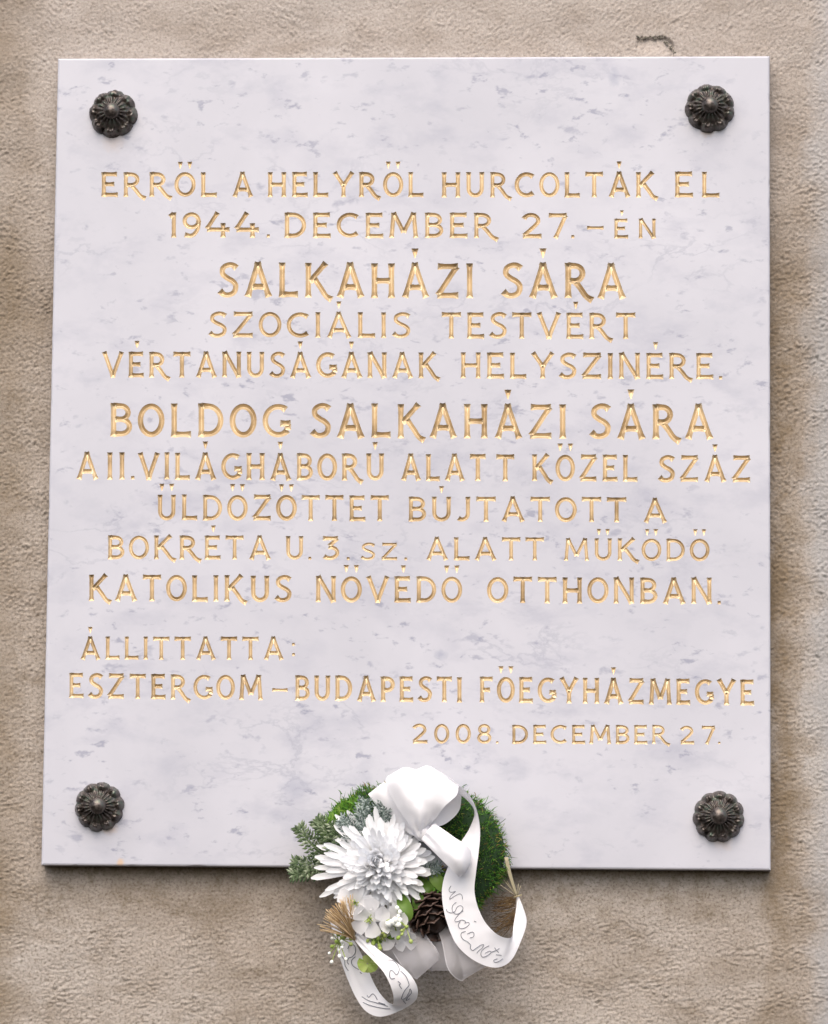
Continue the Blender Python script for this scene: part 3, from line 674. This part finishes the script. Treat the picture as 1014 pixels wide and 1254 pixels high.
# white satin bow and tails
def ribbon(rows, name='ribbon', nu=7, nv=5, parent=None, label=None, mat='satin', solid=0, pleat=1.0, wrinkle=1.0):
    g = patch(rows, nu, nv); nr, nc = len(g), len(g[0])
    for i in range(nr):
        for j in range(nc):
            p = g[i][j]; u, v = i/(nr-1), j/(nc-1)
            fold = math.sin(v*math.pi*5.2+.6)*pleat*(math.exp(-(u/.16)**2)+math.exp(-((1-u)/.16)**2))
            g[i][j] = p + Vector((0, -1, 0))*(fold*.0011 + .0004*wrinkle*mnoise.noise(p*150))
    mb = MB(); mb.grid(g); return mb, W(mb, name, mat, solid, label, parent)
_, bow = ribbon([
 [(512, 1027, 92), (514, 1023, 94), (516, 1020, 95), (519, 1016, 94), (522, 1013, 92)],
 [(499, 1007, 96), (507, 1002, 102), (516, 999, 104), (526, 999, 102), (533, 1003, 97)],
 [(484, 985, 97), (498, 978, 106), (513, 976, 105), (530, 978, 108), (544, 988, 106)],
 [(473, 961, 94), (488, 953, 103), (510, 952, 100), (534, 954, 106), (559, 974, 102)],
 [(475, 950, 82), (494, 940, 90), (510, 942.5, 88), (527, 938.5, 90), (562, 963, 84)],
 [(482, 954, 72), (497, 946, 74), (511, 946, 74), (532, 947, 72), (565, 971, 72)],
 [(492, 982, 74), (505, 976, 72), (522, 976, 68), (546, 982, 66), (562, 993, 68)],
 [(504, 1008, 78), (512, 1004, 76), (522, 1002, 70), (535, 1003, 70), (545, 1009, 71)],
 [(512, 1026, 80), (515, 1022, 80), (518, 1020, 80), (522, 1017, 80), (526, 1014, 80)]], 'satin_bow', 9, 7, wrinkle=.8, label='white satin bow with puffed loops')
ribbon([
 [(516, 1028, 95), (521, 1021, 98), (526, 1014, 98), (532, 1008, 94)],
 [(530, 1042, 103), (535, 1034, 108), (540, 1025, 107), (545, 1017, 100)],
 [(546, 1058, 110), (551, 1047, 115), (555, 1036, 113), (559, 1027, 106)],
 [(558, 1070, 109), (564, 1058, 114), (568, 1045, 112), (570, 1034, 104)],
 [(563, 1074, 101), (570, 1068, 104), (576, 1057, 103), (577, 1043, 96)],
 [(559, 1066, 88), (565, 1059, 88), (570, 1050, 88), (571, 1041, 86)],
 [(540, 1048, 80), (545, 1041, 80), (549, 1034, 80), (553, 1028, 80)],
 [(518, 1028, 82), (522, 1022, 82), (526, 1017, 82), (531, 1011, 82)]], 'bow_loop', 8, 6, parent=bow, wrinkle=1.5)
ribbon([
 [(511, 1026, 84), (513, 1023, 85), (515, 1019, 84)],
 [(497, 1018, 80), (503, 1011, 84), (508, 1002, 82)],
 [(478, 1003, 78), (488, 993, 84), (497, 982, 82)],
 [(462, 987, 77), (473, 977, 83), (484, 966, 80)],
 [(451, 973, 74), (461, 965, 78), (470, 958, 76)],
 [(456, 978, 63), (465, 971, 63), (474, 964, 64)],
 [(480, 1000, 62), (488, 993, 62), (496, 986, 62)],
 [(511, 1024, 72), (513, 1022, 72), (515, 1020, 72)]], 'bow_flap', parent=bow)
kn = MB(); kn.ball(at(517, 1019, 88), .0075, 16, 10, axis=Vector((1, 0, -1)), stretch=1.2); W(kn, 'bow_knot', 'satin', parent=bow)
tailA_mb, tailA = ribbon(edges([
 ((540, 945, 82), (533, 955, 66)), ((561, 960, 86), (555, 969, 70)), ((577, 977, 88), (570, 978, 72)), ((585, 996, 90), (581, 994, 74)),
 ((588, 1020, 92), (575, 1014, 76)), ((586, 1045, 93), (564, 1032, 80)), ((583, 1068, 93), (550, 1058, 84)), ((581, 1090, 92), (542, 1083, 88)),
 ((585, 1110, 91), (542, 1106, 90)), ((594, 1129, 89), (548, 1132, 91)), ((606, 1142, 86), (560, 1158, 91)), ((617, 1148, 80), (582, 1177, 88)),
 ((626, 1148, 72), (607, 1185, 82)), ((628, 1141, 62), (626, 1176, 72)), ((629, 1132, 55), (639, 1150, 61)), ((631, 1120, 50), (645, 1129, 54)),
 ((632.5, 1109, 46), (641, 1112, 48)), ((633, 1098, 44), (635.5, 1098, 44))], 2.0), 'ribbon_tail', nu=6, nv=5, label='long white ribbon tail curving down the right side with handwriting')
tailB_mb, tailB = ribbon(edges([
 ((433, 1150, 80), (437, 1141, 80)), ((443, 1162, 90), (449, 1149, 88)), ((456, 1175, 98), (465, 1164, 96)), ((468.5, 1189, 102), (486, 1179, 100)),
 ((476, 1202, 103), (501, 1192, 102)), ((481, 1216, 100), (510, 1206, 100)), ((482, 1226, 94), (511.5, 1219, 94)), ((480, 1230, 84), (505, 1229, 86)),
 ((474, 1226, 74), (487, 1239, 76)), ((465, 1216, 67), (466, 1245, 68)), ((457, 1202, 62), (449, 1239, 63)), ((449, 1183, 58), (436, 1222, 59)),
 ((441, 1165, 56), (424, 1195, 57)), ((432, 1148, 56), (412, 1160, 56)), ((425, 1128, 58), (404, 1128, 58))], 1.2), 'ribbon_tail', nu=6, nv=5, label='short white ribbon tail looped at the bottom left with handwriting')
# handwriting, laid on the ribbon surfaces
def write(mb_r, parent, strokes, sc, ox, oy, r):
    bv = BVHTree.FromPolygons([Vector(p) for p in mb_r.v], mb_r.f); mb = MB()
    for s in strokes:
        pts = []
        for q in spline([(x, y, 0) for x, y in s], 4):
            d = ray(ox+q.x/sc, oy+q.y/sc).normalized(); hit = bv.ray_cast(cam_pos, d)
            if hit[0] is not None: pts.append(hit[0]-d*.0003)
        if len(pts) > 1: mb.tube(pts, r, 5)
    W(mb, 'handwriting', 'ink', parent=parent)
write(tailA_mb, tailA, [
 [(372, 148), (358, 170), (360, 190), (380, 194), (405, 188), (385, 205), (366, 228), (364, 245), (400, 222), (435, 206), (452, 220), (456, 246)],
 [(410, 268), (385, 290), (380, 325), (400, 352), (430, 350), (455, 325), (458, 305), (440, 292), (415, 305), (400, 335), (375, 345), (345, 335), (338, 318)],
 [(460, 330), (430, 355), (405, 385), (400, 405), (415, 410), (450, 398), (475, 405), (478, 420)], [(440, 408), (425, 430), (432, 455), (455, 460), (485, 448), (505, 428), (498, 415), (470, 420)],
 [(540, 405), (556, 412)], [(478, 480), (450, 490), (445, 515), (462, 540), (490, 555), (515, 580), (512, 600), (530, 620), (560, 600), (590, 580), (610, 578), (600, 600), (575, 620), (560, 640)],
 [(490, 500), (515, 488), (532, 486), (540, 500), (535, 520), (510, 528)], [(650, 585), (620, 600), (595, 625), (590, 650), (605, 668), (640, 655), (665, 632), (650, 625), (620, 640)],
 [(665, 632), (700, 620), (725, 605)], [(690, 600), (705, 620), (720, 635)], [(700, 650), (740, 655)], [(710, 680), (685, 690), (690, 705), (720, 700), (750, 680)]], 5.965, 490, 1060, .00026)
write(tailB_mb, tailB, [
 [(290, 520), (305, 490), (330, 485), (350, 510), (348, 550), (325, 580), (300, 590), (285, 620), (300, 640)], [(240, 570), (265, 610), (270, 650), (295, 690)], [(350, 580), (320, 610), (330, 650), (375, 680)], [(385, 700), (400, 712)],
 [(440, 880), (455, 895), (480, 870), (500, 880), (520, 915)], [(400, 890), (450, 920), (520, 940), (570, 955), (600, 965)], [(410, 935), (470, 960), (560, 980), (620, 985)], [(530, 935), (580, 950)],
 [(605, 605), (640, 610), (675, 640), (690, 680), (670, 720), (640, 690), (620, 690), (615, 730), (630, 752), (655, 748)], [(680, 770), (700, 790), (690, 800), (710, 830)],
 [(700, 690), (740, 730), (765, 790), (760, 810), (735, 840), (715, 880), (710, 910), (740, 900), (765, 860), (775, 830), (785, 860), (760, 890), (745, 920), (775, 905)], [(720, 920), (740, 945)]], 6.3375, 380, 1080, .00034)
# tulle loops
def tulle(pairs, b=2.0):
    _, o = ribbon(edges(pairs, b), 'tulle_loop', 7, 5, mat='tulle', solid=0)
    hm = MB()
    for q in (0, 1): hm.tube(spline([at(*p[q]) for p in pairs], 7), .00045, 5)
    W(hm, 'hem', 'tulle', parent=o)
tulle([((452, 1128, 66), (505, 1118, 68)), ((478, 1162, 78), (522, 1146, 78)), ((497, 1189, 82), (535, 1164, 82)), ((511, 1199, 74), (537, 1176, 74)), ((503, 1188, 60), (524, 1164, 62)), ((480, 1150, 54), (505, 1130, 54))])
tulle([((528, 1118, 68), (566, 1108, 68)), ((541, 1152, 78), (584, 1148, 78)), ((549, 1187, 82), (593, 1178, 80)), ((566, 1201, 74), (596, 1182, 70)), ((566, 1182, 60), (590, 1160, 60)), ((548, 1140, 54), (572, 1128, 54))])
tulle([((500, 1120, 60), (545, 1112, 60)), ((508, 1152, 66), (556, 1148, 66)), ((520, 1180, 66), (556, 1180, 64)), ((530, 1188, 58), (552, 1188, 56)), ((524, 1168, 50), (550, 1160, 50)), ((510, 1130, 48), (545, 1126, 48))])
tulle([((428, 1120, 60), (470, 1112, 62)), ((444, 1150, 66), (490, 1140, 68)), ((458, 1176, 66), (508, 1168, 66)), ((470, 1184, 58), (508, 1180, 56)), ((466, 1168, 50), (500, 1156, 50))])

# pine cone
cone = MB(); cc = at(529, 1120, 70); ca = Vector((.30, -.62, -.72)).normalized(); cu = ca.orthogonal().normalized(); cv = ca.cross(cu)
core = MB(); core.ball(cc, .0135, 16, 10, axis=ca, stretch=1.35); 
for k in range(64):
    u = (k+.5)/64; th = k*ga; x = 1-2*u*.93; rr = math.sqrt(max(0, 1-x*x))
    dirr = cu*math.cos(th)+cv*math.sin(th); p = cc+ca*(-x)*.0165*1.0+dirr*rr*.0115
    out = (dirr*(rr+.15)+ca*(.28-x*.75)).normalized(); tng = ca.cross(dirr).normalized()
    L = .0105*(.45+.55*rr); wd = .0078*(.42+.58*rr); rows = []; up = out.cross(tng)*-1
    if up.dot(ca) < 0: up = -up
    for i in range(7):
        a = i/6; ww = wd*(.35+.65*math.sin(min(1, a*1.25)*math.pi/2))*(1 if a < .7 else math.sqrt(max(.02, 1-((a-.7)/.31)**2)))
        rows.append([p+out*L*a+up*(L*.28*a*a-.5*wd*(y*y)*.5)+tng*ww*y for y in (-1, -.5, 0, .5, 1)])
    cone.grid(rows)
co_ = W(core, 'pine_cone', 'core', label='dark brown open pine cone'); co_.data.materials[0] = MAT['cone']
W(cone, 'cone_scales', 'cone', .0007, parent=co_)

# straw tassel, small blossoms, buds, leaves
st = MB()
for k in range(90):
    f = random.random(); tip = at(395+36*f+random.gauss(0, 1.5), 1124-26*f**.8+random.gauss(0, 3.5), random.uniform(92, 108))
    if random.random() < .08: tip = at(random.uniform(388, 400), random.uniform(1128, 1140), 98)
    a = at(434+random.gauss(0, .8), 1150+random.gauss(0, .8), 84); mid = a.lerp(tip, .5)+Vector((random.gauss(0, .0009)+.0012*(1-f), -.003, random.gauss(.0006, .0009)))
    st.tube(spline([a, mid, tip], 4), lambda u: .00042-.00018*u, 4)
W(st, 'straw_tassel', 'straw', label='tan straw tassel')
def blossom(px, py, h, R, n, tilt, name='small_blossom', heart=True, mat='blossom', open_=.35):
    mb = MB(); c = at(px, py, h); ax = Vector((tilt[0], -1, tilt[1])).normalized(); a = ax.orthogonal().normalized(); b = ax.cross(a)
    for k in range(n):
        th = 2*math.pi*k/n+random.gauss(0, .15); d = a*math.cos(th)+b*math.sin(th)
        petal(mb, c+d*R*.08, d, ax, R*random.uniform(.85, 1.1), R*.42, open_+random.gauss(0, .15), random.uniform(-.9, .3), .25, 7, 5)
    o = W(mb, name, mat)
    if heart:
        hb = MB()
        for k in range(14):
            d = (ax+a*random.gauss(0, .35)+b*random.gauss(0, .35)).normalized(); hb.tube([c, c+d*R*.45], .00035, 4); hb.ball(c+d*R*.45, .0006, 5, 4)
        W(hb, 'stamens', 'bud_green', parent=o)
blossom(436, 1106, 92, 22*PXM, 5, (-.2, .1)); blossom(452, 1124, 96, 23*PXM, 5, (.1, -.2)); blossom(478, 1128, 94, 20*PXM, 5, (.2, -.1))
blossom(446, 1118, 88, 20*PXM, 5, (-.4, -.2)); blossom(496, 1152, 88, 15*PXM, 4, (.3, -.5), heart=False); blossom(470, 1146, 86, 18*PXM, 5, (-.1, -.4)); blossom(486, 1142, 84, 16*PXM, 5, (.1, -.3), heart=False)
def buds(stems, mat, rb, sprm='bud_green', label=None):
    sb = MB(); bb = MB()
    for s in stems:
        P = spline([at(*p) for p in s], 4); sb.tube(P, .00045, 5)
        bb.ball(P[-1], rb*random.uniform(.8, 1.15), 8, 6, axis=(P[-1]-P[-2]), stretch=1.15)
    o = W(sb, 'bud_sprig', sprm, label=label); W(bb, 'buds', mat, parent=o)
buds([[(494, 1150, 84), (490, 1132, 94), (480+random.uniform(0, 14), 1112+5*k, 100)] for k in range(5)], 'berry', .0021, label='sprig of round white buds')
buds([[(488, 1152, 84), (484, 1136, 96), (476+4*k, 1130+random.uniform(-6, 4), 102)] for k in range(4)], 'berry', .0026)
buds([[(494, 1122, 86), (497, 1134, 96), (490+random.uniform(-4, 17), 1126+4.5*k, 100)] for k in range(7)], 'bud_green', .0016)
buds([[(424, 1140, 70), (416, 1152, 76), (404+random.uniform(-2, 20), 1142+3.6*k, 80+random.uniform(0, 6))] for k in range(11)], 'berry', .0016)
buds([[(426, 1146, 74), (420, 1150, 80), (408+random.uniform(-2, 24), 1138+3*k, 84)] for k in range(8)], 'bud_green', .0018)
buds([[(464, 1150, 80), (460, 1140, 88), (450+random.uniform(0, 30), 1134+3*k, 92)] for k in range(10)], 'bud_green', .0017)
blossom(450, 1180, 82, 12*PXM, 9, (0, -.2), 'green_daisy', False, 'bud_green', .2)
lf = MB()
for P, wd in (([(488, 1092, 80), (494, 1106, 90), (499, 1120, 92), (497, 1130, 88)], .0058), ([(506, 1090, 74), (512, 1102, 80), (508, 1118, 80)], .0052), ([(452, 1140, 80), (460, 1150, 86), (468, 1154, 86)], .0035), ([(470, 1140, 80), (478, 1146, 88), (484, 1150, 88)], .003), ([(524, 1062, 70), (534, 1076, 78), (540, 1092, 78)], .0055), ([(512, 1074, 70), (524, 1088, 78), (530, 1096, 76)], .0050)):
    pts = spline([at(*p) for p in P], 5); n = len(pts); rows = []
    for i, p in enumerate(pts):
        u = i/(n-1); d = (pts[min(i+1, n-1)]-pts[max(i-1, 0)]).normalized(); s = d.cross(Vector((0, -1, 0))).normalized(); ww = wd*max(.04, math.sin(math.pi*min(1, .06+u*.94))**.8)
        rows.append([p+s*ww*y+Vector((0, -1, 0))*ww*.35*y*y for y in (-1, -.5, 0, .5, 1)])
    lf.grid(rows)
W(lf, 'leaves', 'leaf_green')
# raffia loop at the right and brown strands standing in for wall shadow, stain and dried grass
rf = MB()
for k in range(7):
    j = random.uniform(-2, 2); rf.tube(spline([at(620+j, 1050, 52), at(625+j*.9, 1072, 50), at(633+j*.25, 1098, 45)], 5), .0008, 5)
for k in range(6):
    rf.tube([at(633, 1098, 45), at(612+random.uniform(0, 26), 1070+random.uniform(0, 18), 48+random.uniform(-6, 6))], .00025, 4)
rf.tube([at(629, 1099, 47), at(639, 1096, 47)], .0007, 5)
W(rf, 'raffia_tie', 'raffia')
dr = MB()
for k in range(110):
    f = random.random(); a = at(632-2*f, 1096+34*f, 40); b = at(608+random.uniform(-8, 20), 1098+46*f+random.gauss(0, 4), random.uniform(30, 44))
    dr.tube(spline([a, a.lerp(b, .5)+Vector((random.gauss(0, .001), random.gauss(0, .001), random.gauss(0, .0015))), b], 3), .00022, 4)
W(dr, 'shadow_stain_strands', 'shadow_stain')
